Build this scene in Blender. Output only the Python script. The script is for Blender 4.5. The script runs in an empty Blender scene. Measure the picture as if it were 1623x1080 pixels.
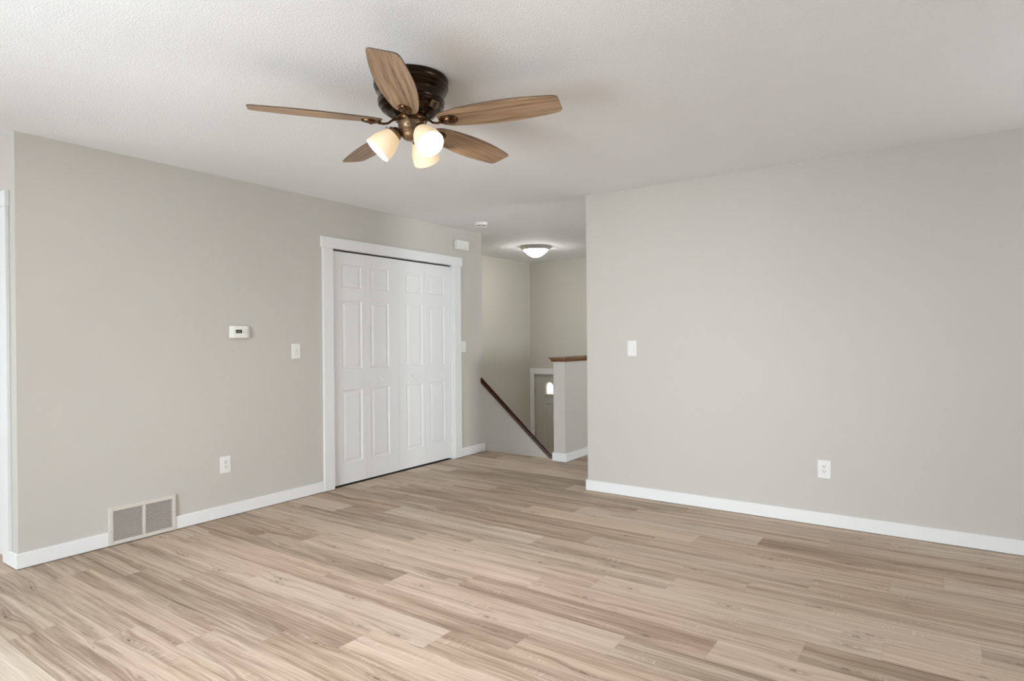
import bpy, bmesh, math, random
from mathutils import Vector, Matrix

C = bpy.context.scene.collection
SC = bpy.context.scene
PI = math.pi
random.seed(7)

# ---------------------------------------------------------------- camera
cam_d = bpy.data.cameras.new('camera')
cam = bpy.data.objects.new('camera', cam_d)
C.objects.link(cam)
cam_d.sensor_fit = 'HORIZONTAL'
cam_d.sensor_width = 36.0
cam_d.lens = 21.658
cam_d.clip_start = 0.05
_r = Vector((0.82028144, 0.57190418, -0.00799826))
_u = Vector((0.00470709, 0.00723342, 0.99996276))
_f = Vector((-0.57194074, 0.82028854, -0.00324143))
cam.matrix_world = Matrix(((_r.x, _u.x, -_f.x, 0.0),
                           (_r.y, _u.y, -_f.y, 0.0),
                           (_r.z, _u.z, -_f.z, 1.26403),
                           (0, 0, 0, 1)))
SC.camera = cam

# ---------------------------------------------------------------- view, world, daylight
SC.view_settings.view_transform = 'Standard'
SC.view_settings.look = 'None'
SC.view_settings.gamma = 1.0
SC.view_settings.use_curve_mapping = False
SC.view_settings.exposure = 0.07
SC.cycles.use_denoising = True
SC.cycles.max_bounces = 10
SC.cycles.diffuse_bounces = 6
SC.cycles.glossy_bounces = 4
SC.cycles.transmission_bounces = 6
SC.cycles.transparent_max_bounces = 8
SC.cycles.sample_clamp_indirect = 6.0
SC.cycles.caustics_reflective = False
SC.cycles.caustics_refractive = False

world = bpy.data.worlds.new('sky')
SC.world = world
world.use_nodes = True
wn = world.node_tree.nodes
wl = world.node_tree.links
wn.clear()
wo = wn.new('ShaderNodeOutputWorld')
wb = wn.new('ShaderNodeBackground')
sky = wn.new('ShaderNodeTexSky')
sky.sky_type = 'HOSEK_WILKIE'
sky.turbidity = 6.0
sky.sun_direction = (0.3, 0.5, 0.75)
wb.inputs['Strength'].default_value = 3.0
haze = wn.new('ShaderNodeMix')
haze.data_type = 'RGBA'
haze.inputs[0].default_value = 0.65
haze.inputs[7].default_value = (1.0, 0.98, 0.92, 1)
wl.new(sky.outputs[0], haze.inputs[6])
wl.new(haze.outputs[2], wb.inputs['Color'])
wl.new(wb.outputs[0], wo.inputs['Surface'])


def daylight(name, loc, rot, sx, sy, power, col, spread=180):
    d = bpy.data.lights.new(name, 'AREA')
    d.shape = 'RECTANGLE'
    d.size, d.size_y = sx, sy
    d.energy = power
    d.color = col
    d.spread = math.radians(spread)
    o = bpy.data.objects.new(name, d)
    o.location = loc
    o.rotation_euler = rot
    C.objects.link(o)
    return o


# patio and dining daylight, plus added side, hall and stair fill: the sky shines in and down, the bright ground outside in and up
R_ = math.radians
daylight('daylight_patio_sky', (-1.85, -1.86, 1.40), (R_(90 - 44), 0, 0), 2.3, 1.7, 104, (0.81, 0.915, 1.0), 108)
daylight('daylight_patio_level', (-1.95, -1.86, 1.10), (R_(90), 0, 0), 2.4, 1.9, 78, (0.82, 0.92, 1.0))
daylight('daylight_patio_ground', (-1.95, -1.86, 0.80), (R_(90 + 40), 0, 0), 2.4, 1.5, 37, (0.84, 0.93, 1.0), 110)
daylight('side_fill', (3.24, 3.35, 1.5), (R_(90), 0, R_(90)), 1.9, 1.2, 8, (0.88, 0.94, 1.0), 60)  # added fill light from the right, its window is made up
daylight('side_fill_up', (3.24, 3.35, 1.1), (R_(90 + 66), 0, R_(90)), 1.9, 1.2, 56, (0.90, 0.95, 1.0), 90)  # added fill tilted upwards to brighten the ceiling
daylight('daylight_dining_window', (-6.4, -1.86, 1.4), (R_(90), 0, 0), 1.6, 1.3, 95, (0.90, 0.95, 1.0))
daylight('hall_fill', (3.24, 6.2, 1.3), (R_(90 + 25), 0, R_(90)), 1.6, 1.3, 104, (0.90, 0.97, 1.0), 120)  # added fill for hall and far left wall, window is invented
daylight('stair_fill', (-3.70, 8.28, -0.35), (R_(-90), 0, 0), 0.5, 1.7, 18, (0.93, 0.98, 1.0))  # added fill to lift the low stair wall, sidelight is invented


# ---------------------------------------------------------------- node helpers
class NT:
    def __init__(self, name):
        self.m = bpy.data.materials.new(name)
        self.m.use_nodes = True
        self.t = self.m.node_tree
        self.t.nodes.clear()
        self.out = self.n('ShaderNodeOutputMaterial')
        self.b = self.n('ShaderNodeBsdfPrincipled')
        self.link(self.b.outputs[0], self.out.inputs['Surface'])

    def n(self, typ, **kw):
        x = self.t.nodes.new(typ)
        for k, v in kw.items():
            setattr(x, k, v)
        return x

    def link(self, a, b):
        self.t.links.new(a, b)

    def put(self, sock, v):
        if hasattr(v, 'is_output'):
            self.link(v, sock)
        else:
            sock.default_value = v

    def math(self, op, a, b=0.0, c=None, clamp=False):
        x = self.n('ShaderNodeMath', operation=op, use_clamp=clamp)
        self.put(x.inputs[0], a)
        self.put(x.inputs[1], b)
        if c is not None:
            self.put(x.inputs[2], c)
        return x.outputs[0]

    def comb(self, x, y, z):
        k = self.n('ShaderNodeCombineXYZ')
        for i, v in enumerate((x, y, z)):
            self.put(k.inputs[i], v)
        return k.outputs[0]

    def sep(self, v):
        k = self.n('ShaderNodeSeparateXYZ')
        self.link(v, k.inputs[0])
        return k.outputs

    def coord(self, which='Object'):
        return self.n('ShaderNodeTexCoord').outputs[which]

    def noise(self, vec, scale=1.0, detail=2.0, rough=0.5, dist=0.0):
        k = self.n('ShaderNodeTexNoise')
        self.link(vec, k.inputs['Vector'])
        k.inputs['Scale'].default_value = scale
        k.inputs['Detail'].default_value = detail
        k.inputs['Roughness'].default_value = rough
        k.inputs['Distortion'].default_value = dist
        return k.outputs['Fac']

    def white(self, v):
        k = self.n('ShaderNodeTexWhiteNoise', noise_dimensions='3D')
        self.link(v, k.inputs['Vector'])
        return k.outputs['Value']

    def ramp(self, f, stops, interp='LINEAR'):
        k = self.n('ShaderNodeValToRGB')
        k.color_ramp.interpolation = interp
        e = k.color_ramp.elements
        while len(e) < len(stops):
            e.new(0.5)
        for i, (p, c) in enumerate(stops):
            e[i].position = p
            e[i].color = (c, c, c, 1) if isinstance(c, (int, float)) else (*c, 1)
        self.link(f, k.inputs[0])
        return k.outputs[0]

    def mix(self, f, a, b, blend='MIX'):
        k = self.n('ShaderNodeMix', data_type='RGBA', blend_type=blend)
        self.put(k.inputs[0], f)
        for s, v in ((k.inputs[6], a), (k.inputs[7], b)):
            if isinstance(v, tuple):
                v = (*v, 1) if len(v) == 3 else v
            self.put(s, v)
        return k.outputs[2]

    def bump(self, h, strength=0.2, dist=0.01):
        k = self.n('ShaderNodeBump')
        k.inputs['Strength'].default_value = strength
        k.inputs['Distance'].default_value = dist
        self.link(h, k.inputs['Height'])
        self.link(k.outputs[0], self.b.inputs['Normal'])

    def set(self, **kw):
        for k, v in kw.items():
            k = k.replace('_', ' ')
            if isinstance(v, tuple) and len(v) == 3:
                v = (*v, 1)
            self.put(self.b.inputs[k], v)
        return self


def paint(name, col, rough=0.5, var=0.03, bump=0.06, bscale=260, spec=0.35):
    t = NT(name)
    co = t.coord()
    nz = t.noise(co, 1.7, 3.0, 0.55)
    lo = tuple(c * (1 - var) for c in col)
    hi = tuple(min(1, c * (1 + var)) for c in col)
    t.set(Base_Color=t.mix(nz, lo, hi), Roughness=rough)
    t.b.inputs['Specular IOR Level'].default_value = spec
    if bump:
        t.bump(t.noise(co, bscale, 2.0, 0.6), bump, 0.004)
    return t.m


M = {}
M['wall'] = paint('greige_wall_paint', (0.560, 0.532, 0.492), 0.5, 0.02)
M['stair_wall'] = paint('stairwell_wall_paint', (0.545, 0.515, 0.455), 0.36, 0.02, 0.04, spec=0.5)
M['trim'] = paint('white_trim_paint', (0.80, 0.80, 0.80), 0.38, 0.01, 0.0)
M['door'] = paint('white_door_paint', (0.80, 0.80, 0.80), 0.42, 0.01, 0.0)
M['entry_door'] = paint('grey_entry_door_paint', (0.50, 0.48, 0.43), 0.42, 0.02, 0.0)
M['plastic'] = paint('white_plastic', (0.80, 0.79, 0.77), 0.32, 0.01, 0.0)
M['plastic_shade'] = paint('ivory_plastic', (0.70, 0.69, 0.66), 0.35, 0.01, 0.0)
M['vent'] = paint('beige_enamel', (0.64, 0.60, 0.55), 0.4, 0.01, 0.0)
M['dark'] = paint('black_duct_shade', (0.012, 0.011, 0.010), 0.8, 0.0, 0.0)
M['slot'] = paint('dark_slot', (0.03, 0.028, 0.026), 0.6, 0.0, 0.0)
M['glyph'] = paint('grey_print', (0.18, 0.18, 0.16), 0.6, 0.0, 0.0)
M['lcd'] = paint('olive_lcd', (0.085, 0.085, 0.045), 0.25, 0.1, 0.0)
M['lcd_digit'] = paint('lcd_digits', (0.24, 0.24, 0.16), 0.4, 0.0, 0.0)


def ceiling_mat():
    t = NT('stippled_ceiling')
    co = t.coord()
    a = t.noise(co, 120, 3.0, 0.65)
    b = t.noise(co, 210, 2.0, 0.6)
    h = t.math('ADD', t.ramp(a, [(0.40, 0.0), (0.66, 1.0)]), t.math('MULTIPLY', b, 0.5))
    t.set(Base_Color=t.mix(t.noise(co, 1.2, 2.0), (0.825, 0.832, 0.838), (0.865, 0.872, 0.878)), Roughness=0.85)
    t.b.inputs['Specular IOR Level'].default_value = 0.2
    t.bump(h, 0.30, 0.006)
    return t.m


M['ceiling'] = ceiling_mat()


def floor_mat():
    """Vinyl oak planks 0.187 x 1.27 m, laid along x with stepped butt joints."""
    t = NT('oak_plank_floor')
    X, Y, Z = t.sep(t.coord())
    W, L = 0.187, 1.27
    v = t.math('DIVIDE', t.math('SUBTRACT', Y, 2.215), W)
    row = t.math('FLOOR', v)
    fv = t.math('FRACT', v)
    jit = t.math('MULTIPLY', t.math('SUBTRACT', t.white(t.comb(row, 3.7, 1.3)), 0.5), 0.10)
    off = t.math('ADD', t.math('MULTIPLY_ADD', row, 0.303, -1.103), jit)
    u = t.math('DIVIDE', t.math('SUBTRACT', X, off), L)
    colm = t.math('FLOOR', u)
    fu = t.math('FRACT', u)
    pid = t.comb(row, colm, 0.37)
    r1 = t.white(pid)
    r2 = t.white(t.comb(colm, row, 5.1))
    lx = t.math('MULTIPLY', fu, L)
    ly = t.math('MULTIPLY', fv, W)
    ox = t.math('MULTIPLY_ADD', r1, 37.0, lx)
    oy = t.math('MULTIPLY_ADD', r2, 23.0, ly)
    # knots: cells of a voronoi, only some of which become knots
    vor = t.n('ShaderNodeTexVoronoi', feature='F1', voronoi_dimensions='2D')
    kv = t.comb(t.math('MULTIPLY', ox, 2.1), t.math('MULTIPLY', oy, 8.0), 0.0)
    t.link(kv, vor.inputs['Vector'])
    vor.inputs['Scale'].default_value = 1.0
    vor.inputs['Randomness'].default_value = 0.85
    kd = vor.outputs['Distance']
    kc = t.sep(vor.outputs['Color'])
    kon = t.math('GREATER_THAN', kc[0], 0.60)
    kinf = t.math('MULTIPLY', t.ramp(kd, [(0.0, 1.0), (0.45, 0.0)], 'EASE'), kon)
    # grain coordinates, bent around the knots and wandering slowly
    wand = t.math('MULTIPLY', t.math('SUBTRACT', t.noise(t.comb(t.math('MULTIPLY', ox, 2.2), t.math('MULTIPLY', oy, 7.0), 0.0), 1.0, 3.0, 0.5), 0.5), 0.022)
    gy = t.math('ADD', oy, wand)
    gy = t.math('MULTIPLY_ADD', kinf, 0.022, gy)
    band = t.noise(t.comb(t.math('MULTIPLY', ox, 0.9), t.math('MULTIPLY', gy, 20.0), 2.0), 1.0, 2.0, 0.5)
    mid = t.noise(t.comb(t.math('MULTIPLY', ox, 1.4), t.math('MULTIPLY', gy, 75.0), 4.0), 1.0, 3.0, 0.6)
    fine = t.noise(t.comb(t.math('MULTIPLY', ox, 5.0), t.math('MULTIPLY', gy, 330.0), 7.0), 1.0, 2.0, 0.6)
    # thin dark cathedral lines
    rings = t.math('SINE', t.math('MULTIPLY', t.math('ADD', gy, t.math('MULTIPLY', wand, 1.6)), 260.0))
    rmask = t.ramp(t.noise(t.comb(t.math('MULTIPLY', ox, 1.1), t.math('MULTIPLY', oy, 9.0), 9.0), 1.0, 2.0), [(0.50, 0.0), (0.68, 1.0)])
    ringl = t.math('MULTIPLY', t.ramp(rings, [(0.70, 0.0), (1.0, 1.0)]), rmask)
    tone = t.math('MULTIPLY_ADD', t.math('SUBTRACT', r1, 0.5), 0.38, 0.52)
    tone = t.math('MULTIPLY_ADD', t.math('SUBTRACT', band, 0.5), 1.0, tone)
    tone = t.math('MULTIPLY_ADD', t.math('SUBTRACT', mid, 0.5), 0.85, tone)
    tone = t.math('MULTIPLY_ADD', t.math('SUBTRACT', fine, 0.5), 0.85, tone, clamp=True)
    base = t.ramp(tone, [(0.0, (0.150, 0.098, 0.066)), (0.30, (0.275, 0.196, 0.140)),
                         (0.55, (0.420, 0.320, 0.242)), (1.0, (0.545, 0.440, 0.352))])
    tint = t.mix(r2, (1.04, 0.985, 0.955), (1.0, 1.0, 1.0))
    base = t.mix(1.0, base, tint, 'MULTIPLY')
    base = t.mix(t.math('MULTIPLY', ringl, 0.42), base, (0.14, 0.095, 0.065))
    crack = t.ramp(t.noise(t.comb(t.math('MULTIPLY', ox, 1.6), t.math('MULTIPLY', gy, 48.0), 15.0), 1.0, 1.0, 0.4), [(0.485, 0.0), (0.5, 1.0), (0.515, 0.0)])
    cmask = t.ramp(t.noise(t.comb(t.math('MULTIPLY', ox, 1.3), t.math('MULTIPLY', oy, 11.0), 19.0), 1.0, 1.0), [(0.56, 0.0), (0.66, 1.0)])
    base = t.mix(t.math('MULTIPLY', t.math('MULTIPLY', crack, cmask), 0.55), base, (0.10, 0.065, 0.042))
    kdn = t.math('ADD', kd, t.math('MULTIPLY', t.math('SUBTRACT', t.noise(t.comb(t.math('MULTIPLY', ox, 90.0), t.math('MULTIPLY', oy, 120.0), 1.0), 1.0, 2.0), 0.5), 0.10))
    kcore = t.math('MULTIPLY', t.ramp(kdn, [(0.015, 1.0), (0.055, 0.0)]), kon)
    kring = t.math('MULTIPLY', t.ramp(kdn, [(0.07, 0.0), (0.10, 1.0), (0.15, 0.0)]), kon)
    base = t.mix(t.math('MULTIPLY', kring, 0.40), base, (0.16, 0.105, 0.07))
    base = t.mix(t.math('MULTIPLY', kcore, 0.85), base, (0.06, 0.038, 0.025))
    # pale saw marks across the grain, in patches
    saw = t.noise(t.comb(t.math('MULTIPLY', ox, 170.0), t.math('MULTIPLY', oy, 14.0), 3.0), 1.0, 1.0, 0.5)
    sawm = t.ramp(t.noise(t.comb(t.math('MULTIPLY', ox, 2.6), t.math('MULTIPLY', oy, 12.0), 11.0), 1.0, 2.0), [(0.57, 0.0), (0.66, 1.0)])
    sawl = t.math('MULTIPLY', t.ramp(saw, [(0.56, 0.0), (0.66, 1.0)]), sawm)
    base = t.mix(t.math('MULTIPLY', sawl, 0.50), base, (0.62, 0.50, 0.40))
    # joints
    ev = t.math('MINIMUM', ly, t.math('SUBTRACT', W, ly))
    eu = t.math('MINIMUM', lx, t.math('SUBTRACT', L, lx))
    edge = t.math('MINIMUM', ev, eu)
    seam = t.ramp(t.math('MULTIPLY', edge, 400.0), [(0.15, 1.0), (0.75, 0.0)])
    base = t.mix(t.math('MULTIPLY', seam, 0.20), base, (0.10, 0.07, 0.05))
    base = t.mix(1.0, base, (1.125, 1.185, 1.23), 'MULTIPLY')
    t.set(Base_Color=base, Roughness=t.math('MULTIPLY_ADD', fine, 0.12, 0.44))
    t.b.inputs['Specular IOR Level'].default_value = 0.13
    h = t.math('SUBTRACT', t.math('MULTIPLY_ADD', fine, 0.25, t.math('MULTIPLY', sawl, 0.3)), seam)
    t.bump(h, 0.22, 0.0012)
    return t.m


M['floor'] = floor_mat()


def wood(name, stops, axis='X', rough=0.4, k=1.0, spec=0.4):
    """Grain running along the given local axis."""
    t = NT(name)
    c = t.sep(t.coord())
    i = 'XYZ'.index(axis)
    a = c[i]
    o = [c[j] for j in range(3) if j != i]
    rnd = t.n('ShaderNodeObjectInfo').outputs['Random']
    a2 = t.math('MULTIPLY_ADD', rnd, 31.0, a)
    w = t.math('MULTIPLY', t.math('SUBTRACT', t.noise(t.comb(t.math('MULTIPLY', a2, 4.0), t.math('MULTIPLY', o[0], 9.0), o[1]), 1.0, 3.0), 0.5), 0.018)
    g = t.math('ADD', o[0], w)
    n1 = t.noise(t.comb(t.math('MULTIPLY', a2, 2.0 * k), t.math('MULTIPLY', g, 60.0 * k), t.math('MULTIPLY', o[1], 30.0)), 1.0, 3.0, 0.6)
    n2 = t.noise(t.comb(t.math('MULTIPLY', a2, 9.0 * k), t.math('MULTIPLY', g, 260.0 * k), t.math('MULTIPLY', o[1], 90.0)), 1.0, 2.0, 0.6)
    f = t.math('MULTIPLY_ADD', t.math('SUBTRACT', n2, 0.5), 0.55, n1)
    t.set(Base_Color=t.ramp(f, stops), Roughness=rough)
    t.b.inputs['Specular IOR Level'].default_value = spec
    return t.m


M['blade'] = wood('weathered_oak_blade', [(0.30, (0.150, 0.085, 0.046)), (0.45, (0.300, 0.190, 0.112)), (0.72, (0.440, 0.305, 0.195))], 'X', 0.45)
M['blade_edge'] = paint('dark_blade_edge', (0.10, 0.065, 0.042), 0.5, 0.05, 0.0)
M['cherry'] = wood('cherry_handrail_wood', [(0.3, (0.030, 0.006, 0.003)), (0.55, (0.075, 0.015, 0.007)), (0.75, (0.12, 0.028, 0.012))], 'Y', 0.5, 1.0, 0.25)
M['cap_wood'] = wood('brown_cap_wood', [(0.3, (0.085, 0.036, 0.014)), (0.55, (0.19, 0.088, 0.036)), (0.75, (0.28, 0.14, 0.06))], 'Y', 0.4)


def metal(name, col, rough, metallic=1.0, brush=0.0):
    t = NT(name)
    co = t.coord()
    nz = t.noise(co, 60, 2.0, 0.5)
    t.set(Base_Color=t.mix(nz, tuple(c * 0.85 for c in col), tuple(c * 1.15 for c in col)), Roughness=rough, Metallic=metallic)
    return t.m


M['bronze'] = metal('dark_oiled_bronze', (0.034, 0.019, 0.010), 0.24, 0.85)
M['bronze_light'] = metal('brushed_bronze', (0.27, 0.185, 0.115), 0.34, 1.0)
M['bronze_iron'] = metal('antique_bronze', (0.11, 0.058, 0.027), 0.26, 1.0)
M['nickel'] = metal('brushed_nickel', (0.58, 0.56, 0.52), 0.5, 0.8)
M['brass'] = metal('brass_hinge', (0.40, 0.33, 0.18), 0.35, 1.0)
M['steel'] = metal('zinc_pin', (0.45, 0.44, 0.42), 0.4, 1.0)
M['lite_frame'] = paint('cream_lite_frame', (0.62, 0.55, 0.36), 0.4, 0.05, 0.0)


def lampglass(name, col, emit, strength, rough=0.35):
    t = NT(name)
    nz = t.noise(t.coord(), 14, 2.0, 0.5)
    t.set(Base_Color=t.mix(nz, tuple(c * 0.96 for c in col), col), Roughness=rough)
    t.b.inputs['Emission Color'].default_value = (*emit, 1)
    t.b.inputs['Emission Strength'].default_value = strength
    return t.m


M['shade'] = lampglass('frosted_amber_glass', (0.78, 0.66, 0.50), (1.0, 0.70, 0.40), 0.42)
M['shade_inner'] = lampglass('lit_white_glass', (0.9, 0.88, 0.82), (1.0, 0.90, 0.74), 1.3)
M['bulb'] = lampglass('warm_bulb', (1, 1, 1), (1.0, 0.96, 0.91), 960.0)
M['dome'] = lampglass('alabaster_dome', (0.9, 0.9, 0.88), (1.0, 0.98, 0.94), 44.0)


def pane_mat():
    t = NT('window_glass')
    tr = t.n('ShaderNodeBsdfTransparent')
    tr.inputs[0].default_value = (0.97, 0.98, 0.98, 1)
    gl = t.n('ShaderNodeBsdfGlossy')
    gl.inputs['Roughness'].default_value = 0.02
    fr = t.n('ShaderNodeFresnel')
    fr.inputs[0].default_value = 1.45
    mx = t.n('ShaderNodeMixShader')
    t.link(fr.outputs[0], mx.inputs[0])
    t.link(tr.outputs[0], mx.inputs[1])
    t.link(gl.outputs[0], mx.inputs[2])
    t.link(mx.outputs[0], t.out.inputs['Surface'])
    return t.m


M['glass'] = pane_mat()


# ---------------------------------------------------------------- mesh helpers
class B:
    """Collects shapes; link() makes them ONE mesh object."""

    def __init__(self):
        self.bm = bmesh.new()

    def box(self, x0, x1, y0, y1, z0, z1, m=None):
        x0, x1 = min(x0, x1), max(x0, x1)
        y0, y1 = min(y0, y1), max(y0, y1)
        z0, z1 = min(z0, z1), max(z0, z1)
        vs = [self.bm.verts.new(Vector(p)) for p in ((x0, y0, z0), (x1, y0, z0), (x1, y1, z0), (x0, y1, z0),
                                                     (x0, y0, z1), (x1, y0, z1), (x1, y1, z1), (x0, y1, z1))]
        for f in ((3, 2, 1, 0), (4, 5, 6, 7), (0, 1, 5, 4), (1, 2, 6, 5), (2, 3, 7, 6), (3, 0, 4, 7)):
            self.bm.faces.new([vs[i] for i in f])
        if m is not None:
            bmesh.ops.transform(self.bm, matrix=m, verts=vs)
        return self

    def prism(self, pts, vec, m=None):
        """Polygon of 3-D points swept along vec."""
        v = Vector(vec)
        a = [self.bm.verts.new(Vector(p)) for p in pts]
        b = [self.bm.verts.new(Vector(p) + v) for p in pts]
        n = len(pts)
        fs = [self.bm.faces.new(a[::-1]), self.bm.faces.new(b)]
        for i in range(n):
            j = (i + 1) % n
            fs.append(self.bm.faces.new((a[i], a[j], b[j], b[i])))
        bmesh.ops.recalc_face_normals(self.bm, faces=fs)
        if m is not None:
            bmesh.ops.transform(self.bm, matrix=m, verts=a + b)
        return self

    def lathe(self, prof, segs=48, m=None, sx=1.0, sy=1.0):
        """Profile of (radius, z) turned about z."""
        rings = []
        for r, z in prof:
            if r < 1e-6:
                rings.append([self.bm.verts.new((0, 0, z))])
            else:
                rings.append([self.bm.verts.new((r * sx * math.cos(2 * PI * i / segs), r * sy * math.sin(2 * PI * i / segs), z)) for i in range(segs)])
        fs = []
        for a, b in zip(rings, rings[1:]):
            for i in range(segs):
                j = (i + 1) % segs
                q = [a[i % len(a)], a[j % len(a)], b[j % len(b)], b[i % len(b)]]
                u = []
                for x in q:
                    if x not in u:
                        u.append(x)
                if len(u) > 2:
                    try:
                        fs.append(self.bm.faces.new(u))
                    except ValueError:
                        pass
        bmesh.ops.recalc_face_normals(self.bm, faces=fs)
        if m is not None:
            bmesh.ops.transform(self.bm, matrix=m, verts=[v for r in rings for v in r])
        return self

    def tube(self, path, rad, segs=10, flat=1.0, m=None):
        """Round bar through points; rad may be a list."""
        P = [Vector(p) for p in path]
        R = rad if isinstance(rad, (list, tuple)) else [rad] * len(P)
        rings = []
        up = Vector((0, 0, 1))
        for i, p in enumerate(P):
            d = (P[min(i + 1, len(P) - 1)] - P[max(i - 1, 0)]).normalized()
            s = d.cross(up)
            if s.length < 1e-4:
                s = Vector((1, 0, 0))
            s.normalize()
            n = s.cross(d)
            rings.append([self.bm.verts.new(p + (s * math.cos(2 * PI * k / segs) + n * math.sin(2 * PI * k / segs) * flat) * R[i]) for k in range(segs)])
        fs = [self.bm.faces.new(rings[0][::-1]), self.bm.faces.new(rings[-1])]
        for a, b in zip(rings, rings[1:]):
            for k in range(segs):
                j = (k + 1) % segs
                fs.append(self.bm.faces.new((a[k], a[j], b[j], b[k])))
        bmesh.ops.recalc_face_normals(self.bm, faces=fs)
        if m is not None:
            bmesh.ops.transform(self.bm, matrix=m, verts=[v for r in rings for v in r])
        return self

    def link(self, name, mat, parent=None, bevel=0.0, smooth=False, segs=2, loc=None, rot=None):
        me = bpy.data.meshes.new(name)
        self.bm.to_mesh(me)
        self.bm.free()
        o = bpy.data.objects.new(name, me)
        C.objects.link(o)
        me.materials.append(M[mat] if isinstance(mat, str) else mat)
        if smooth:
            me.shade_smooth()
            me.set_sharp_from_angle(angle=math.radians(38))
        if bevel:
            md = o.modifiers.new('bevel', 'BEVEL')
            md.width = bevel
            md.segments = segs
            md.limit_method = 'ANGLE'
            md.angle_limit = math.radians(40)
        if parent is not None:
            o.parent = parent
        if loc is not None:
            o.location = loc
        if rot is not None:
            o.rotation_euler = rot
        return o


def thing(name, label, cat, loc=(0, 0, 0), rotz=0.0, group=None):
    o = bpy.data.objects.new(name, None)
    o.empty_display_size = 0.1
    C.objects.link(o)
    o.location = loc
    o.rotation_euler = (0, 0, rotz)
    return tag(o, label, cat, group)


def tag(o, label, cat, group=None):
    o['label'] = label
    o['category'] = cat
    if group:
        o['group'] = group
    return o


def struct(o):
    o['kind'] = 'structure'
    return o


# ---------------------------------------------------------------- the room (x: along right wall, y: along left wall)
CEIL = 2.44
XL = -4.218          # face of the left wall
XR = 3.05            # side wall behind the camera's right
YB = -1.65           # wall behind the camera
YN = 1.232           # near end of the left wall
YE = 5.462           # far end of the left wall
YR = 4.542           # face of the right wall
XRE = -2.41          # left end of the right wall
YF = 8.075           # far wall of the stairwell
XS = -5.284          # outer wall of the stairwell
LAND = -1.333        # entry landing
YS = 5.53            # top nosing of the stairs
XH0, XH1 = -3.275, -3.141   # half wall faces
YH = 5.436
XD = -8.0            # far side of the dining area
T = 0.11

# floor
fl = B().prism([(XD, YB, 0), (XR, YB, 0), (XR, YF, 0), (XH1 - 0.002, YF, 0), (XH1 - 0.002, YS, 0), (XL - 0.02, YS, 0), (XL - 0.02, YN + 0.05, 0), (XD, YN + 0.05, 0)], (0, 0, -0.24))
struct(fl.link('floor', 'floor'))
# landing and lower level floor
struct(B().box(XS, XH0, YS + 1.54, YF, LAND - 0.2, LAND).link('floor_landing', 'floor'))
struct(B().box(XD - T, XR + T, YB - T, YF + T, CEIL, CEIL + 0.12).link('ceiling', 'ceiling'))

# left wall with the closet opening
CY0, CY1, CZ = 3.392, 4.962, 2.045
wl_ = B()
wl_.box(XL - T, XL, YN, CY0, 0, CEIL)
wl_.box(XL - T, XL, CY1, YE, 0, CEIL)
wl_.box(XL - T, XL, CY0, CY1, CZ, CEIL)
struct(wl_.link('wall_left', 'wall'))
# the sloping low wall of the stairs carries on in the same plane
RS = 0.739
def rail_z(y):
    return 0.826 - RS * (y - 5.43)
ylo = 7.02
struct(B().prism([(XL, YE, rail_z(YE) - 0.03), (XL, ylo, rail_z(ylo) - 0.03), (XL, ylo, LAND - 0.2), (XL, YE, LAND - 0.2)], (-T, 0, 0)).link('wall_stairs', 'wall'))
# closet shell behind the bifold doors
cl = B()
cl.box(XL - 0.75, XL - 0.70, 3.2, 5.15, 0, CEIL)
cl.box(XL - 0.70, XL - T, 3.2, 3.25, 0, CEIL)
cl.box(XL - 0.70, XL - T, 5.10, 5.15, 0, CEIL)
struct(cl.link('wall_closet', 'wall'))
struct(B().box(XL - 0.70, XL - 0.021, 3.25, 5.10, -0.06, -0.001).link('floor_closet', 'slot'))  # near-black colour stands in for shade under the closet doors
struct(B().box(XS - T, XL - T, YE - 0.11, YE, LAND - 1.6, CEIL).link('wall_closet_end', 'stair_wall'))
struct(B().box(XS - T, XS, YE, YF, LAND - 1.6, CEIL).link('wall_stairwell', 'stair_wall'))
# far wall with the entry door opening
DX0, DX1, DZ = -5.208, -4.284, 0.705
fw_ = B()
fw_.box(XS - T, DX0, YF, YF + T, LAND - 1.6, CEIL)
fw_.box(DX1, -3.95, YF, YF + T, LAND - 1.6, CEIL)
fw_.box(-3.45, XR, YF, YF + T, LAND - 1.6, CEIL)
fw_.box(-3.95, -3.45, YF, YF + T, LAND - 1.6, LAND + 0.1)
fw_.box(-3.95, -3.45, YF, YF + T, 0.6, CEIL)
fw_.box(DX0, DX1, YF, YF + T, DZ, CEIL)
fw_.box(DX0, DX1, YF, YF + T, LAND - 1.6, LAND)
struct(fw_.link('wall_far', 'stair_wall'))
# right wall, near wall of the dining doorway, walls behind the camera
struct(B().box(XRE, XR, YR, YR + T, 0, CEIL).link('wall_right', 'wall'))
wd = B()
wd.box(-4.44, XL - T, YN, YN + T, 0, CEIL)
wd.box(XD, -5.30, YN, YN + T, 0, CEIL)
wd.box(-5.30, -4.44, YN, YN + T, 2.035, CEIL)
struct(wd.link('wall_dining', 'wall'))
struct(B().box(XD - T, XD, YB, YN + T, 0, CEIL).link('wall_dining_side', 'wall'))
PX0, PX1, PZ = -3.20, -0.70, 2.08       # patio door opening
QX0, QX1, QZ0, QZ1 = -7.2, -5.6, 0.75, 2.05
wbk = B()
wbk.box(XD - T, QX0, YB - T, YB, 0, CEIL)
wbk.box(QX1, PX0, YB - T, YB, 0, CEIL)
wbk.box(PX1, XR + T, YB - T, YB, 0, CEIL)
wbk.box(PX0, PX1, YB - T, YB, PZ, CEIL)
wbk.box(QX0, QX1, YB - T, YB, 0, QZ0)
wbk.box(QX0, QX1, YB - T, YB, QZ1, CEIL)
struct(wbk.link('wall_back', 'wall'))
SZ0, SZ1 = 0.75, 2.05
wsd = B()
wsd.box(XR, XR + T, YB, 2.4, 0, CEIL)
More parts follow.
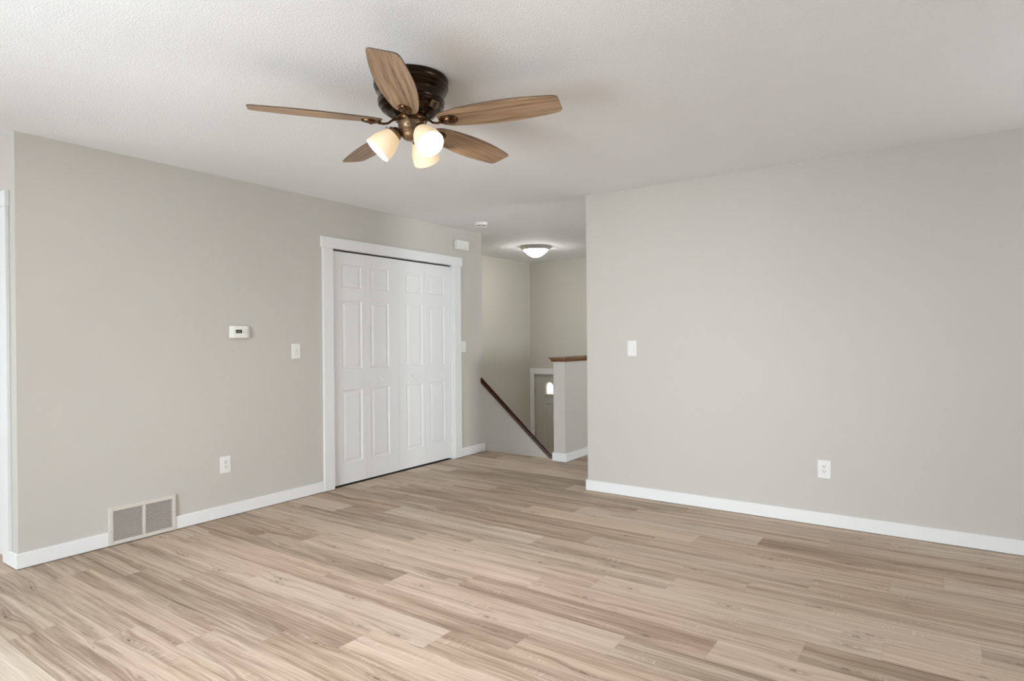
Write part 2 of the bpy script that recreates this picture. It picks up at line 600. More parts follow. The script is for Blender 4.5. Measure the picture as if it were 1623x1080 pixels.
wsd.box(XR, XR + T, 4.3, 5.4, 0, CEIL)
wsd.box(XR, XR + T, 2.4, 4.3, 0, SZ0)
wsd.box(XR, XR + T, 2.4, 4.3, SZ1, CEIL)
wsd.box(XR, XR + T, 7.0, YF + T, 0, CEIL)
wsd.box(XR, XR + T, 5.4, 7.0, 0, SZ0)
wsd.box(XR, XR + T, 5.4, 7.0, SZ1, CEIL)
struct(wsd.link('wall_side', 'wall'))


def window(name, axis, a0, a1, z0, z1, pos, splits):
    """Frame and glass standing in a wall opening; axis is the direction the opening runs."""
    fr, gl = B(), B()
    def bx(b, p0, p1, q0, q1, w0, w1):
        if axis == 'x':
            b.box(p0, p1, pos + w0, pos + w1, q0, q1)
        else:
            b.box(pos + w0, pos + w1, p0, p1, q0, q1)
    f = 0.055
    bx(fr, a0, a1, z0, z0 + f, -.03, .03)
    bx(fr, a0, a1, z1 - f, z1, -.03, .03)
    n = splits + 1
    for i in range(n + 1):
        c = a0 + (a1 - a0) * i / n
        bx(fr, max(a0, c - f / 1.4), min(a1, c + f / 1.4), z0 + f, z1 - f, -.03, .03)
    o = struct(fr.link(name, 'trim', bevel=0.004))
    bx(gl, a0 + .01, a1 - .01, z0 + .01, z1 - .01, -.003, .003)
    gl.link('pane', 'glass', o)
    return o


window('window_1', 'x', PX0, PX1, 0.0, PZ, YB - T / 2, 1)
window('window_2', 'x', QX0, QX1, QZ0, QZ1, YB - T / 2, 1)
window('added_window_4', 'y', 5.4, 7.0, SZ0, SZ1, XR + T / 2, 1)  # added window, only there for the hall fill
window('added_window_3', 'y', 2.4, 4.3, SZ0, SZ1, XR + T / 2, 1)  # added window, only there for the side fill lamps

window('added_window_5', 'x', -3.95, -3.45, LAND + 0.1, 0.6, YF + T / 2, 0)  # unseen sidelight, added so fill reaches the stairwell

# half wall beside the stairs
hw = B()
hw.box(XH0, XH1, YH, YS, 0, 1.022)
hw.box(XH0, XH1, YS, YF, LAND - 0.2, 1.022)
struct(hw.link('wall_half', 'wall'))

# stairs: six treads down to the landing, then the flight to the lower level beside it
st = B()
for k in range(6):
    y0 = YS + 0.01 + k * 0.257
    zt = -(k + 1) * 0.1905
    st.box(XL + 0.001, XH0 - 0.001, y0 - 0.02, y0 + 0.257, LAND - 0.2, zt)
struct(st.link('floor_stairs', 'floor'))
s2 = B()
for k in range(7):
    y1 = YS + 1.54 - k * 0.245
    s2.box(XS + 0.001, XL - T - 0.001, y1 - 0.245 if k < 6 else YE + 0.001, y1, LAND - 1.6, LAND - (k + 1) * 0.19)
struct(s2.link('floor_lower_stairs', 'floor'))

# ---------------------------------------------------------------- trim
bt, bh, bz = 0.014, 0.089, 0.0045


def board(name, *boxes, bevel=0.003):
    b = B()
    for x in boxes:
        b.box(*x)
    return struct(b.link(name, 'trim', bevel=bevel))


board('baseboard_left', (XL, XL + bt, YN - bt, 1.680, bz, bh), (-4.425, XL, YN - bt, YN, bz, bh))
board('baseboard_left_middle', (XL, XL + bt, 2.084, 3.296, bz, bh))
board('baseboard_left_far', (XL, XL + bt, 5.079, YE + 0.028, bz, 0.098))
board('baseboard_right', (XRE - bt, XR, YR - bt, YR, bz, bh), (XRE - bt, XRE, YR, YR + T, bz, bh), bevel=0.0025)
board('baseboard_half_wall', (XH0 - bt, XH1 + bt, YH - bt, YH, bz, bh), (XH1, XH1 + bt, YH, YF, bz, bh), (XH0 - bt, XH0, YH, YS - 0.01, bz, bh))
board('baseboard_hall', (XH1 + bt, XR, YF - bt, YF, bz, bh))

# closet casing
ct = 0.019
cas = B()
cas.box(XL, XL + ct, 3.296, 3.400, bz, 2.036)
cas.box(XL, XL + ct, 4.956, 5.079, bz, 2.036) if False else cas.box(XL, XL + ct, 4.972, 5.079, bz, 2.036)
struct(cas.link('trim_1', 'trim', bevel=0.003))
struct(B().box(XL, XL + ct + 0.006, 3.281, 5.099, 2.036, 2.128).link('trim_2', 'trim', bevel=0.003))
jm = B()
jm.box(XL - T, XL, CY0, CY0 + 0.012, 0, CZ)
jm.box(XL - T, XL + 0.002, CY1 - 0.004, CY1 + 0.010, 0.003, CZ)
jm.box(XL - T, XL, CY0, CY1, CZ - 0.008, CZ)
struct(jm.link('trim_3', 'trim'))
struct(B().box(XL - 0.070, XL - 0.024, CY0 + 0.012, CY1 - 0.004, 2.028, 2.037).link('trim_4', 'slot'))

# dining doorway casing at the left edge of the picture, and its door
dc = B()
dc.box(-4.41, -4.310, YN - ct, YN, bh, 2.033)
struct(dc.link('trim_5', 'trim', bevel=0.002))
struct(B().box(-5.45, -4.302, YN - ct - 0.004, YN, 2.033, 2.121).link('trim_6', 'trim', bevel=0.002))
struct(B().box(-5.295, -4.425, YN + 0.012, YN + 0.05, 0.02, 2.03).link('door_4', 'door', bevel=0.002))

# entry door casing
ec = B()
ec.box(XS + 0.003, -5.215, YF - 0.018, YF, LAND, DZ + 0.006)
ec.box(-4.277, -4.190, YF - 0.018, YF, LAND, DZ + 0.006)
struct(ec.link('trim_7', 'trim', bevel=0.002))
struct(B().box(XS + 0.002, -4.175, YF - 0.022, YF, DZ + 0.006, DZ + 0.094).link('trim_8', 'trim', bevel=0.002))


# ---------------------------------------------------------------- doors
def panel_slab(w, h, t, xs, zs, kinds, groove=0.012, slope=0.012, field=0.024, depth=0.0075):
    """Slab with its front at y=0 facing -y; cells from the cuts xs, zs are flat, 'p' raised panels or 'h' holes."""
    b = B()
    bm = b.bm

    def quad(p):
        f = bm.faces.new([bm.verts.new(Vector(q)) for q in p])
        return f

    def ring(r0, y0, r1, y1):
        a = [(r0[0], y0, r0[2]), (r0[1], y0, r0[2]), (r0[1], y0, r0[3]), (r0[0], y0, r0[3])]
        c = [(r1[0], y1, r1[2]), (r1[1], y1, r1[2]), (r1[1], y1, r1[3]), (r1[0], y1, r1[3])]
        for i in range(4):
            j = (i + 1) % 4
            quad((a[i], a[j], c[j], c[i]))

    def inset(r, d):
        return (r[0] + d, r[1] - d, r[2] + d, r[3] - d)

    for i in range(len(xs) - 1):
        for j in range(len(zs) - 1):
            r = (xs[i], xs[i + 1], zs[j], zs[j + 1])
            k = kinds.get((i, j))
            if k == 'p':
                r1 = inset(r, slope)
                r2 = inset(r1, groove * 0.35)
                r3 = inset(r2, field)
                ring(r, 0, r1, depth)
                ring(r1, depth, r2, depth)
                ring(r2, depth, r3, depth * 0.22)
                quad(((r3[0], depth * .22, r3[2]), (r3[1], depth * .22, r3[2]), (r3[1], depth * .22, r3[3]), (r3[0], depth * .22, r3[3])))
            elif k == 'h':
                ring(r, 0, r, t)
            else:
                quad(((r[0], 0, r[2]), (r[1], 0, r[2]), (r[1], 0, r[3]), (r[0], 0, r[3])))
            if k != 'h':
                quad(((r[0], t, r[2]), (r[0], t, r[3]), (r[1], t, r[3]), (r[1], t, r[2])))
    ring((0, w, 0, h), t, (0, w, 0, h), 0)
    bmesh.ops.remove_doubles(bm, verts=bm.verts, dist=1e-5)
    bmesh.ops.recalc_face_normals(bm, faces=bm.faces)
    return b


def bifold(name, y0, y1, fold, leaves, knob_y, knob_leaf, proud, pin_y):
    z0, z1 = 0.015, 2.024
    o = bpy.data.objects.new(name, None)
    C.objects.link(o)
    o.location = (XL - 0.030 + proud, y0, z0)
    o.rotation_euler = (0, 0, PI / 2)
    struct(o)
    spans = ((y0, fold - 0.0008), (fold + 0.0008, y1))
    lo = []
    for (a, c), (p0, p1) in zip(spans, leaves):
        w = c - a
        zs = [0, 0.192 - z0, 0.828 - z0, 1.004 - z0, 1.606 - z0, 1.716 - z0, 1.920 - z0, z1 - z0]
        lf = panel_slab(w, z1 - z0, 0.032, [0, p0 - a, p1 - a, w], zs, {(1, 1): 'p', (1, 3): 'p', (1, 5): 'p'})
        lo.append(lf.link('leaf', 'door', o, loc=(a - y0, 0, 0)))
    k = B().lathe([(0.010, 0), (0.010, 0.014), (0.0175, 0.022), (0.0185, 0.028), (0.0165, 0.033), (0.012, 0.034), (0.010, 0.0325), (0.004, 0.0325), (0, 0.0335)], 28, Matrix.Rotation(PI / 2, 4, 'X'))
    a = spans[knob_leaf][0]
    k.link('knob', 'trim', lo[knob_leaf], smooth=True, loc=(knob_y - a, 0.001, 0.906 - z0))
    pn = B().box(pin_y - y0 - 0.012, pin_y - y0 + 0.012, 0.008, 0.024, -0.009, 0.0)
    pn.link('pivot_pin', 'steel', o)
    return o


bifold('door_1', 3.408, 4.186, 3.790, ((3.520, 3.745), (3.846, 4.074)), 3.950, 1, 0.006, 3.425)
bifold('door_2', 4.192, 4.955, 4.574, ((4.303, 4.532), (4.635, 4.862)), 4.388, 0, 0.0, 4.938)

# entry door, grey, two tall panels below two small arched lites
ed_x0, ed_w, ed_h = -5.204, 0.915, 2.028
ed = bpy.data.objects.new('door_3', None)
C.objects.link(ed)
ed.location = (ed_x0, YF + 0.022, LAND + 0.006)
struct(ed)
zb = -LAND - 0.006


def ezz(z):
    return z + zb


p0, p1, p2, p3 = 0.165, 0.385, 0.530, 0.750
l0, l1, l2, l3 = 0.170, 0.338, 0.577, 0.745
cuts = [0, p0, l0, l1, p1, p2, l2, l3, p3, ed_w]
slab = panel_slab(ed_w, ed_h, 0.044,
                  [0, p0, p1, p2, p3, ed_w], [0, 0.15, 0.62, 0.74, ezz(0.255), ezz(0.385), ezz(0.600), ed_h],
                  {(1, 1): 'p', (3, 1): 'p', (1, 3): 'p', (3, 3): 'p', (1, 5): 'h', (3, 5): 'h'})
slab.link('slab', 'entry_door', ed)


def arch_pts(x0, x1, z0, z1, n=14):
    r = (x1 - x0) / 2
    xc = (x0 + x1) / 2
    zs = z1 - r * 0.85
    return [(x0, z0), (x1, z0)] + [(xc + r * math.cos(a), zs + 0.85 * r * math.sin(a)) for a in [PI * i / n for i in range(n + 1)]]


def arch_ring(b, outer, inner, y0, y1):
    n = len(outer)
    V = [[b.bm.verts.new((p[0], y, p[1])) for p in L] for L, y in ((outer, y0), (inner, y0), (outer, y1), (inner, y1))]
    fs = []
    for i in range(n):
        j = (i + 1) % n
        fs.append(b.bm.faces.new((V[0][i], V[0][j], V[1][j], V[1][i])))
        fs.append(b.bm.faces.new((V[2][i], V[2][j], V[3][j], V[3][i])))
        fs.append(b.bm.faces.new((V[0][i], V[0][j], V[2][j], V[2][i])))
        fs.append(b.bm.faces.new((V[1][i], V[1][j], V[3][j], V[3][i])))
    bmesh.ops.recalc_face_normals(b.bm, faces=fs)


for a0, a1, q0, q1 in ((p0, p1, l0 - 0.006, l1 + 0.006), (p2, p3, l2 - 0.006, l3 + 0.006)):
    inner = arch_pts(q0 + 0.018, q1 - 0.018, ezz(0.403), ezz(0.584))
    outer = arch_pts(q0, q1, ezz(0.383), ezz(0.602))
    # door skin between the square hole and the arch
    def rectlike(pts, x0, x1, z0, z1):
        out = []
        xc, zc = (x0 + x1) / 2, z0 + (z1 - z0) * 0.45
        for p in pts:
            dx, dz = p[0] - xc, p[1] - zc
            s = min(((x1 - x0) / 2) / abs(dx) if abs(dx) > 1e-6 else 1e9,
                    ((z1 - zc) if dz > 0 else (zc - z0)) / abs(dz) if abs(dz) > 1e-6 else 1e9)
            out.append((xc + dx * s, zc + dz * s))
        return out
    sk = B()
    hole = rectlike(inner, a0, a1, ezz(0.385), ezz(0.600))
    arch_ring(sk, hole, inner, 0.0, 0.044)
    sk.link('lite_surround', 'entry_door', ed)
    fr = B()
    arch_ring(fr, outer, inner, -0.010, 0.002)
    f = fr.link('lite_frame', 'lite_frame', ed)
    g = B()
    xs = [p[0] for p in inner]
    g.prism([(p[0], 0.020, p[1]) for p in inner], (0, 0.004, 0))
    g.link('pane', 'glass', f)
hb = B()
for z in (0.40, -0.35, -1.05):
    hb.box(-0.018, 0.003, -0.006, 0.004, ezz(z), ezz(z + 0.105))
hb.link('hinge', 'brass', ed)

# ---------------------------------------------------------------- wood caps
yt = YE + 0.004
hr = thing('handrail', 'dark red cherry wood rail sloping down along the low stair wall', 'handrail', (XL - T / 2, YE, rail_z(YE)))
dx = T / 2


def sloped(b, x0, x1, ya, yb, dz0, dz1):
    """Bar following the stair slope, plumb cut at both ends; local to the rail's Empty."""
    def P(x, y, dz):
        return (x + XL - T / 2 - hr.location.x, y - YE, rail_z(y) + dz - hr.location.z)
    b.prism([P(x0, ya, dz0), P(x0, ya, dz1), P(x0, yb, dz1), P(x0, yb, dz0)], (x1 - x0, 0, 0))


c1 = B()
sloped(c1, -dx - 0.024, dx + 0.024, YE + 0.001, ylo, -0.016, 0.004)
sloped(c1, dx + 0.0005, dx + 0.024, 5.428, YE + 0.001, -0.016, 0.004)
c1.link('cap', 'cherry', hr, bevel=0.005, segs=3)
c2 = B()
sloped(c2, -dx - 0.013, dx + 0.013, YE + 0.001, ylo, -0.052, -0.016)
sloped(c2, dx + 0.0005, dx + 0.013, 5.428, YE + 0.001, -0.052, -0.016)
c2.link('moulding', 'cherry', hr, bevel=0.004, segs=2)

hc = thing('half_wall_cap', 'medium brown wooden cap along the top of the white half wall', 'wall cap', ((XH0 + XH1) / 2, YH, 1.022))
hx = (XH1 - XH0) / 2
B().box(-hx - 0.036, hx + 0.030, -0.036, YF - YH - 0.001, 0.026, 0.046).link('cap', 'cap_wood', hc, bevel=0.005, segs=3)
mo = B()
prof = [(0.0, 0.0), (0.010, 0.0), (0.013, 0.010), (0.022, 0.020), (0.024, 0.026), (0.0, 0.026)]
mo.prism([(hx + a, -0.002, z) for a, z in prof], (0, YF - YH, 0))
mo.prism([(-hx - a, -0.002, z) for a, z in prof], (0, YF - YH, 0))
mo.prism([(-hx - 0.022, -a, z) for a, z in prof], (2 * hx + 0.044, 0, 0))
mo.link('moulding', 'cap_wood', hc)

# ---------------------------------------------------------------- things on the walls
LW = PI / 2     # local x runs along +y on the left wall, -y faces the room


def screw(parent, x, z, y=-0.006, r=0.003, mat='plastic_shade'):
    return B().lathe([(r, 0), (r, 0.0012), (r * 0.6, 0.0018), (0, 0.0018)], 14, Matrix.Rotation(PI / 2, 4, 'X')).link('screw', mat, parent, smooth=True, loc=(x, y, z))


def plate(parent, w, h):
    b = B()
    b.prism([(-w / 2, 0, -h / 2), (w / 2, 0, -h / 2), (w / 2, 0, h / 2), (-w / 2, 0, h / 2)], (0, -0.006, 0))
    return b.link('wall_plate', 'plastic', parent, bevel=0.0035, segs=3)


def outlet(label, loc, rotz, cat='outlet'):
    t = thing('electrical_outlet', label, cat, loc, rotz, 'electrical outlets')
    plate(t, 0.079, 0.121)
    r = B().box(-0.0165, 0.0165, -0.0085, -0.004, -0.0335, 0.0335).link('receptacle', 'plastic', t, bevel=0.001)
    s = B()
    for zc in (0.0165, -0.0165):
        s.box(-0.0078, -0.0046, -0.0090, -0.0080, zc + 0.000, zc + 0.0095)
        s.box(0.0046, 0.0078, -0.0090, -0.0080, zc + 0.000, zc + 0.0085)
        s.lathe([(0.0031, -0.0005), (0.0031, 0.0005), (0, 0.0005)], 12, Matrix.Translation((0, -0.0086, zc - 0.0075)) @ Matrix.Rotation(PI / 2, 4, 'X'))
    s.link('slots', 'slot', r)
    screw(t, 0, 0.0475)
    screw(t, 0, -0.0475)
    return t


outlet('white duplex outlet low on the left wall, right of the return air grille', (XL, 2.4415, 0.376), LW)
outlet('white duplex outlet low on the right wall', (-0.6435, YR, 0.378), 0)


def rocker(parent, x, w=0.033, h=0.067, tilt=0.05):
    B().box(x - w / 2 - 0.0012, x + w / 2 + 0.0012, -0.0066, -0.005, -h / 2 - 0.0012, h / 2 + 0.0012).link('rocker_frame', 'plastic_shade', parent)
    b = B()
    b.prism([(x - w / 2, -0.005, -h / 2), (x - w / 2, -0.0105, -h / 2), (x - w / 2, -0.0075, 0.0), (x - w / 2, -0.0075, h / 2), (x - w / 2, -0.005, h / 2)], (w, 0, 0))
    return b.link('rocker', 'plastic', parent, bevel=0.0006)


t = thing('light_switch', 'white rocker switch on the right wall near its left corner', 'light switch', (-2.008, YR, 1.178), 0, 'wall switches')
plate(t, 0.076, 0.121)
rocker(t, 0.0)
screw(t, 0, 0.0475); screw(t, 0, -0.0475)

t = thing('light_switch', 'white wall control plate on the left wall between thermostat and closet', 'light switch', (XL, 3.0385, 1.1765), LW, 'wall switches')
plate(t, 0.079, 0.119)
B().box(-0.017, 0.017, -0.0085, -0.004, -0.0335, 0.0335).link('rocker', 'plastic', t, bevel=0.001)
g = B()
for x, z, s in ((-0.009, -0.004, .0022), (0.001, 0.0045, .0024), (0.009, -0.004, .0022), (-0.003, -0.0165, .0022), (0.011, -0.0155, .0024), (0.007, 0.018, .002)):
    g.box(x - s, x + s, -0.0092, -0.0082, z - s, z + s)
g.link('button_marks', 'glyph', t)
for z in (0.0281, -0.0281):
    B().box(-0.014, 0.014, -0.0092, -0.0082, z - 0.0007, z + 0.0007).link('seam', 'plastic_shade', t)

t = thing('light_switch', 'white switch plate tight against the right side of the closet casing', 'light switch', (XL, 5.127, 1.182), LW, 'wall switches')
plate(t, 0.092, 0.118)
rocker(t, -0.020, 0.028, 0.064)
rocker(t, 0.020, 0.028, 0.064)

# thermostat
t = thing('thermostat', 'white wall thermostat with small dark display on the left wall', 'thermostat', (XL, 2.5485, 1.3275), LW)
w, h = 0.148, 0.088
B().box(-w / 2 + .006, w / 2 - .006, -0.006, 0, -h / 2 + .006, h / 2 - .006).link('back_plate', 'plastic_shade', t)
bd = B()
out = [(-w / 2, -0.026), (-w / 2 + 0.022, -0.034), (w / 2 - 0.022, -0.034), (w / 2, -0.026), (w / 2, -0.006), (-w / 2, -0.006)]
bd.prism([(x, y, -h / 2) for x, y in out], (0, 0, h))
bd.link('body', 'plastic', t, bevel=0.004, segs=3)
B().box(-0.036, 0.012, -0.0348, -0.0338, -0.0095, 0.0165).link('display_bezel', 'slot', t)
sc_ = B().box(-0.0335, 0.0095, -0.0353, -0.0345, -0.0075, 0.0125).link('display', 'lcd', t)
dg = B()
for x in (-0.020, -0.010):
    for z0_, z1_, x0_, x1_ in ((0.0072, 0.0085, 0, .006), (0.0018, 0.003, 0, .006), (-0.0038, -0.0025, 0, .006), (-0.0038, 0.0085, 0, .0012), (-0.0038, 0.0085, .0048, .006)):
        dg.box(x + x0_, x + x1_, -0.0357, -0.0352, z0_, z1_)
dg.link('digits', 'lcd_digit', sc_)
for x, z in ((0.040, 0.0), (0.040, 0.0155), (0.040, -0.0155), (0.0255, 0.0), (0.0535, 0.0)):
    zz_ = -0.0345 if x < 0.052 else -0.0335
    B().lathe([(0.0034, 0), (0.0032, 0.0012), (0, 0.0016)], 14, Matrix.Rotation(PI / 2, 4, 'X')).link('button', 'glyph', t, smooth=True, loc=(x, zz_ + 0.001, z))
for x in (-0.030, -0.001):
    B().prism([(x - .005, 0, -.004), (x + .005, 0, -.004), (x + .0012, 0, .005), (x - .0012, 0, .005)], (0, -0.0012, 0)).link('button', 'plastic_shade', t, loc=(0, -0.0338, -0.0285))

# return air grille
VY0, VY1, VZ1 = 1.681, 2.083, 0.2395
t = thing('return_air_vent', 'beige louvered return air grille at the bottom of the left wall', 'air vent', (XL, (VY0 + VY1) / 2, 0), LW)
vw = VY1 - VY0
hw_ = vw / 2
g0, g1 = -hw_ + 0.023, hw_ - 0.022
zb0, zt0 = 0.029, 0.2175
f = B()
yo, yi = -0.021, 0.0
f.box(-hw_, g0, yo, yi, 0.006, VZ1)
f.box(g1, hw_, yo, yi, 0.006, VZ1)
f.box(g0, g1, yo, yi, 0.006, zb0)
f.box(g0, g1, yo, yi, zt0, VZ1)
mid = -hw_ + 0.203
f.box(mid - 0.0085, mid + 0.0085, yo, -0.002, zb0, zt0)
f.link('frame', 'vent', t, bevel=0.0025)
B().box(g0, g1, -0.003, -0.0005, zb0, zt0).link('duct_shade', 'dark', t)  # near-black sheet paints the shade of the duct between louvers
for a, c in ((g0, mid - 0.0085), (mid + 0.0085, g1)):
    l = B()
    n = 22
    pit = (zt0 - zb0) / n
    for i in range(n):
        z = zb0 + i * pit + pit * 0.55
        l.prism([(a, -0.0200, z - 0.0002), (a, -0.0200, z + 0.0036), (a, -0.0188, z + 0.0040), (a, -0.0120, z - 0.0010), (a, -0.0120, z - 0.0018)], (c - a, 0, 0))
    l.link('louvers', 'vent', t)
screw(t, -hw_ + 0.011, 0.092, yo, 0.0035, 'steel')
screw(t, hw_ - 0.010, 0.130, yo, 0.0035, 'steel')

# door chime
t = thing('door_chime', 'white rectangular chime box high on the left wall beside the closet top right corner', 'door chime', (XL, 5.080, 2.2585), LW)
B().box(-0.088, 0.088, -0.010, 0, -0.046, 0.046).link('back_plate', 'plastic', t)
B().box(-0.092, 0.092, -0.058, -0.008, -0.049, 0.049).link('cover', 'plastic', t, bevel=0.003, segs=2)
gr = B()
for k in range(3):
    gr.box(-0.070, 0.070, -0.0586, -0.0575, -0.034 - k * 0.0035, -0.0325 - k * 0.0035)
gr.link('sound_slits', 'plastic_shade', t)

# smoke detector
t = thing('smoke_detector', 'round white smoke detector on the ceiling outside the stairwell', 'smoke detector', (-3.822, 4.955, CEIL))
B().lathe([(0.0, 0), (0.066, 0), (0.066, -0.022), (0.064, -0.029), (0.058, -0.032), (0, -0.032)], 48).link('base', 'plastic', t, smooth=True)
B().lathe([(0.050, -0.031), (0.050, -0.040), (0, -0.040)], 40).link('vent_gap', 'slot', t)
for k in range(5):
    a = 2 * PI * k / 5 - 0.93
    B().box(0.046, 0.0545, -0.0035, 0.0035, -0.041, -0.031, Matrix.Rotation(a, 4, 'Z')).link('rib', 'plastic', t)
B().lathe([(0.056, -0.0395), (0.054, -0.045), (0.042, -0.050), (0.020, -0.052), (0, -0.052)], 40).link('cap', 'plastic', t, smooth=True)

# flush mount light over the stairwell
t = thing('flush_mount_light', 'lit bowl ceiling light with nickel rim over the stairwell', 'ceiling light', (-4.265, 6.665, CEIL))
B().lathe([(0.150, 0), (0.188, -0.001), (0.196, -0.004), (0.198, -0.009), (0.196, -0.014), (0.188, -0.020), (0.180, -0.029), (0.172, -0.037), (0.164, -0.043), (0.160, -0.044), (0.158, -0.036), (0, -0.034)], 64).link('rim', 'nickel', t, smooth=True)
dm = [(0.1585, -0.036), (0.1585, -0.041)]
for i in range(1, 19):
    q = i / 18.0
    dm.append((0.1585 * math.cos(q * PI / 2) if i < 18 else 0.0, -0.041 - 0.096 * (1 - math.cos(q * PI / 2) ** 2)))
B().lathe(dm, 64).link('glass_bowl', 'dome', t, smooth=True)
B().lathe([(0.012, -0.136), (0.012, -0.140), (0.009, -0.144), (0.004, -0.147), (0, -0.148)], 20).link('finial', 'nickel', t, smooth=True)

# ---------------------------------------------------------------- ceiling fan
FX, FY, FZ = -1.966, 2.037, 2.243      # blade plane
fan = thing('ceiling_fan', 'bronze ceiling fan with five brown wood blades and three lit glass shades', 'ceiling fan', (FX, FY, CEIL))


def fz(z):
    return z - CEIL


hp = [(0.0, 2.4395), (0.165, 2.4395), (0.1675, 2.436), (0.1675, 2.418), (0.165, 2.414), (0.1645, 2.409), (0.167, 2.405), (0.167, 2.400),
      (0.162, 2.394), (0.160, 2.390), (0.161, 2.386), (0.158, 2.380), (0.150, 2.374), (0.1475, 2.368), (0.1475, 2.345), (0.1500, 2.341), (0.1500, 2.336), (0.1475, 2.332),
      (0.1475, 2.326), (0.1485, 2.322), (0.146, 2.316), (0.140, 2.309), (0.134, 2.303), (0.1335, 2.299), (0.124, 2.292), (0.114, 2.286), (0.112, 2.283), (0.102, 2.278), (0.090, 2.273), (0.078, 2.270), (0.0, 2.270)]
hs = B().lathe([(r, fz(z)) for r, z in hp], 72).link('motor_housing', 'bronze', fan, smooth=True)
# reverse switch on the housing, towards the right
sw = Matrix.Rotation(math.radians(2), 4, 'Z') @ Matrix.Translation((0.131, 0, fz(2.303))) @ Matrix.Rotation(math.radians(32), 4, 'Y')
swp = B().box(-0.008, 0.008, -0.024, 0.024, -0.015, 0.017, sw).link('switch_plate', 'bronze_light', hs, bevel=0.003)
B().box(0.006, 0.0086, -0.008, 0.008, -0.010, 0.010, sw).link('switch_slot', 'slot', swp)
B().lathe([(0.0, fz(2.272)), (0.070, fz(2.272)), (0.071, fz(2.268)), (0.071, fz(2.252)), (0.068, fz(2.248)), (0, fz(2.248))], 56).link('flywheel', 'bronze_iron', fan, smooth=True)
B().lathe([(0.0, fz(2.250)), (0.0595, fz(2.250)), (0.0605, fz(2.246)), (0.0605, fz(2.222)), (0.0585, fz(2.218)), (0.0585, fz(2.206)), (0.054, fz(2.202)),
           (0.0535, fz(2.197)), (0.047, fz(2.192)), (0.044, fz(2.183)), (0.036, fz(2.172)), (0.022, fz(2.166)), (0, fz(2.165))], 56).link('switch_housing', 'bronze_light', fan, smooth=True)

tilt_n = Vector((-0.0164, 0.0057, 1.0)).normalized()
Qt = Vector((0, 0, 1)).rotation_difference(tilt_n).to_matrix().to_4x4()
half = [(0.133, 0.024), (0.137, 0.034), (0.150, 0.046), (0.175, 0.0555), (0.205, 0.0620), (0.25, 0.0695), (0.30, 0.0755), (0.36, 0.0805), (0.42, 0.0825), (0.48, 0.0815), (0.54, 0.0775), (0.60, 0.0710), (0.645, 0.0650), (0.668, 0.0610), (0.680, 0.0555), (0.6865, 0.0480), (0.6885, 0.040)]
pitch = -0.2033


def blade_mesh():
    b = B()
    pts = [(r, w) for r, w in half] + [(r, -w) for r, w in reversed(half)]
    b.prism([(r, w, -0.003) for r, w in pts], (0, 0, 0.006))
    return b


def iron_arm():
    return B().tube([(0.060, 0, 0.014), (0.085, 0, 0.006), (0.105, 0, -0.010), (0.125, 0, -0.0145), (0.150, 0, -0.0125)], [0.009, 0.0085, 0.008, 0.008, 0.009], 12, 0.6)


def medallion():
    b = B()
    b.lathe([(0.0435, 0.0), (0.0435, -0.004), (0.041, -0.008), (0.036, -0.009), (0.0315, -0.006), (0.0295, -0.005), (0.0275, -0.008), (0.024, -0.012), (0.018, -0.013), (0.0135, -0.011), (0.011, -0.012), (0.009, -0.015), (0.005, -0.017), (0, -0.0175)], 40, Matrix.Translation((0.180, 0, -0.0035)), 1.0, 0.72)
    return b


th0 = 0.3095
proto_b = None
for k in range(5):
    az = th0 + math.radians(72) * k
    mtx = Matrix.Translation((0, 0, fz(FZ))) @ Qt @ Matrix.Rotation(az, 4, 'Z') @ Matrix.Rotation(pitch, 4, 'X')
    if proto_b is None:
        bl = blade_mesh().link('blade', 'blade', fan, bevel=0.0022, segs=2)
        me = bl.data
        me.materials.append(M['blade_edge'])
        for p in me.polygons:
            if abs(p.normal.z) < 0.5:
                p.material_index = 1
        ir = medallion().link('blade_iron', 'bronze_iron', bl, smooth=True)
        ar = iron_arm().link('arm', 'bronze_iron', fan, smooth=True)
        proto_b = (bl, ir, ar)
    else:
        bl = proto_b[0].copy(); C.objects.link(bl); bl.parent = fan
        ir = proto_b[1].copy(); C.objects.link(ir); ir.parent = bl
        ar = proto_b[2].copy(); C.objects.link(ar); ar.parent = fan
    bl.matrix_local = mtx
    ar.matrix_local = Matrix.Translation((0, 0, fz(FZ))) @ Qt @ Matrix.Rotation(az, 4, 'Z')

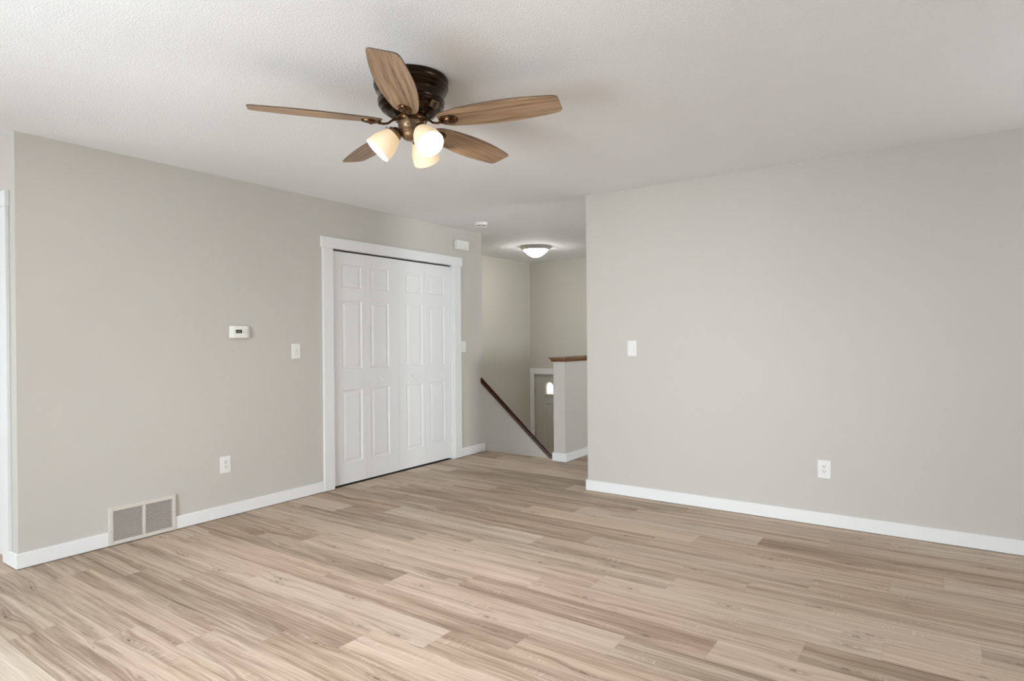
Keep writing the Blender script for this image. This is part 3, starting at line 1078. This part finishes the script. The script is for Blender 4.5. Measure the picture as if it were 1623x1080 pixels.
# light kit: three arms, fitters, shades, bulbs
tl = math.radians(44)
shp_out = [(0.0300, 0.0), (0.0330, -0.004), (0.0385, -0.014), (0.0455, -0.028), (0.0520, -0.045), (0.0570, -0.062), (0.0605, -0.080), (0.0625, -0.096), (0.0632, -0.108), (0.0625, -0.1115)]
shp_in = [(0.0605, -0.111), (0.0605, -0.106), (0.0598, -0.095), (0.0578, -0.080), (0.0542, -0.062), (0.0490, -0.045), (0.0425, -0.028), (0.0355, -0.014), (0.028, -0.006), (0.0, -0.005)]
proto_l = None
for k in range(3):
    az = math.radians(-134 + 120 * k)
    base = Matrix.Rotation(az, 4, 'Z') @ Matrix.Translation((0.075, 0, fz(2.192))) @ Matrix.Rotation(-tl, 4, 'Y')
    if proto_l is None:
        a_ = B().tube([(0.030, 0, fz(2.184)), (0.044, 0, fz(2.196)), (0.056, 0, fz(2.202)), (0.066, 0, fz(2.200))], [0.011, 0.011, 0.012, 0.013], 14).link('light_arm', 'bronze_light', fan, smooth=True)
        f_ = B().lathe([(0.0, 0.026), (0.014, 0.026), (0.020, 0.022), (0.024, 0.014), (0.0335, 0.008), (0.0350, 0.002), (0.0350, -0.010), (0.0335, -0.012), (0.031, -0.003), (0, 0.0)], 40).link('fitter', 'bronze_light', fan, smooth=True)
        w_ = B().lathe([(0.0028, 0), (0.0028, 0.008), (0.0045, 0.009), (0.0045, 0.013), (0, 0.014)], 12, Matrix.Translation((0.0345, 0, -0.006)) @ Matrix.Rotation(PI / 2, 4, 'Y')).link('thumb_screw', 'bronze_light', f_, smooth=True)
        s_ = B().lathe(shp_out, 56).lathe([shp_out[-1], shp_in[0]], 56).link('glass_shade', 'shade', fan, smooth=True)
        i_ = B().lathe(shp_in, 56).link('shade_interior', 'shade_inner', s_, smooth=True)
        b_ = B().lathe([(0, -0.012), (0.012, -0.014), (0.013, -0.034), (0.020, -0.044), (0.0265, -0.058), (0.028, -0.070), (0.025, -0.083), (0.015, -0.093), (0, -0.096)], 28).link('bulb', 'bulb', s_, smooth=True)
        proto_l = (a_, f_, w_, s_, i_, b_)
        A, F, S = a_, f_, s_
    else:
        A = proto_l[0].copy(); C.objects.link(A); A.parent = fan
        F = proto_l[1].copy(); C.objects.link(F); F.parent = fan
        W = proto_l[2].copy(); C.objects.link(W); W.parent = F
        S = proto_l[3].copy(); C.objects.link(S); S.parent = fan
        I = proto_l[4].copy(); C.objects.link(I); I.parent = S
        L_ = proto_l[5].copy(); C.objects.link(L_); L_.parent = S
    A.matrix_local = Matrix.Rotation(az, 4, 'Z')
    F.matrix_local = base
    S.matrix_local = base

# pull chain hanging from the switch housing on the camera side
pc = B()
dirc = Matrix.Rotation(math.radians(-62), 4, 'Z')
for i in range(24):
    z = fz(2.212) - i * 0.0032
    pc.lathe([(0, 0.0013), (0.0012, 0), (0, -0.0013)], 6, dirc @ Matrix.Translation((0.064, 0, z)))
pc.tube([(0.0, 0.0, 0.0), (0.0001, 0, -0.074)], 0.0005, 6, 1.0, dirc @ Matrix.Translation((0.064, 0, fz(2.212))))
pc.box(0.054, 0.066, -0.004, 0.004, fz(2.216), fz(2.224), dirc)
pc.link('pull_chain', 'bronze_light', fan)
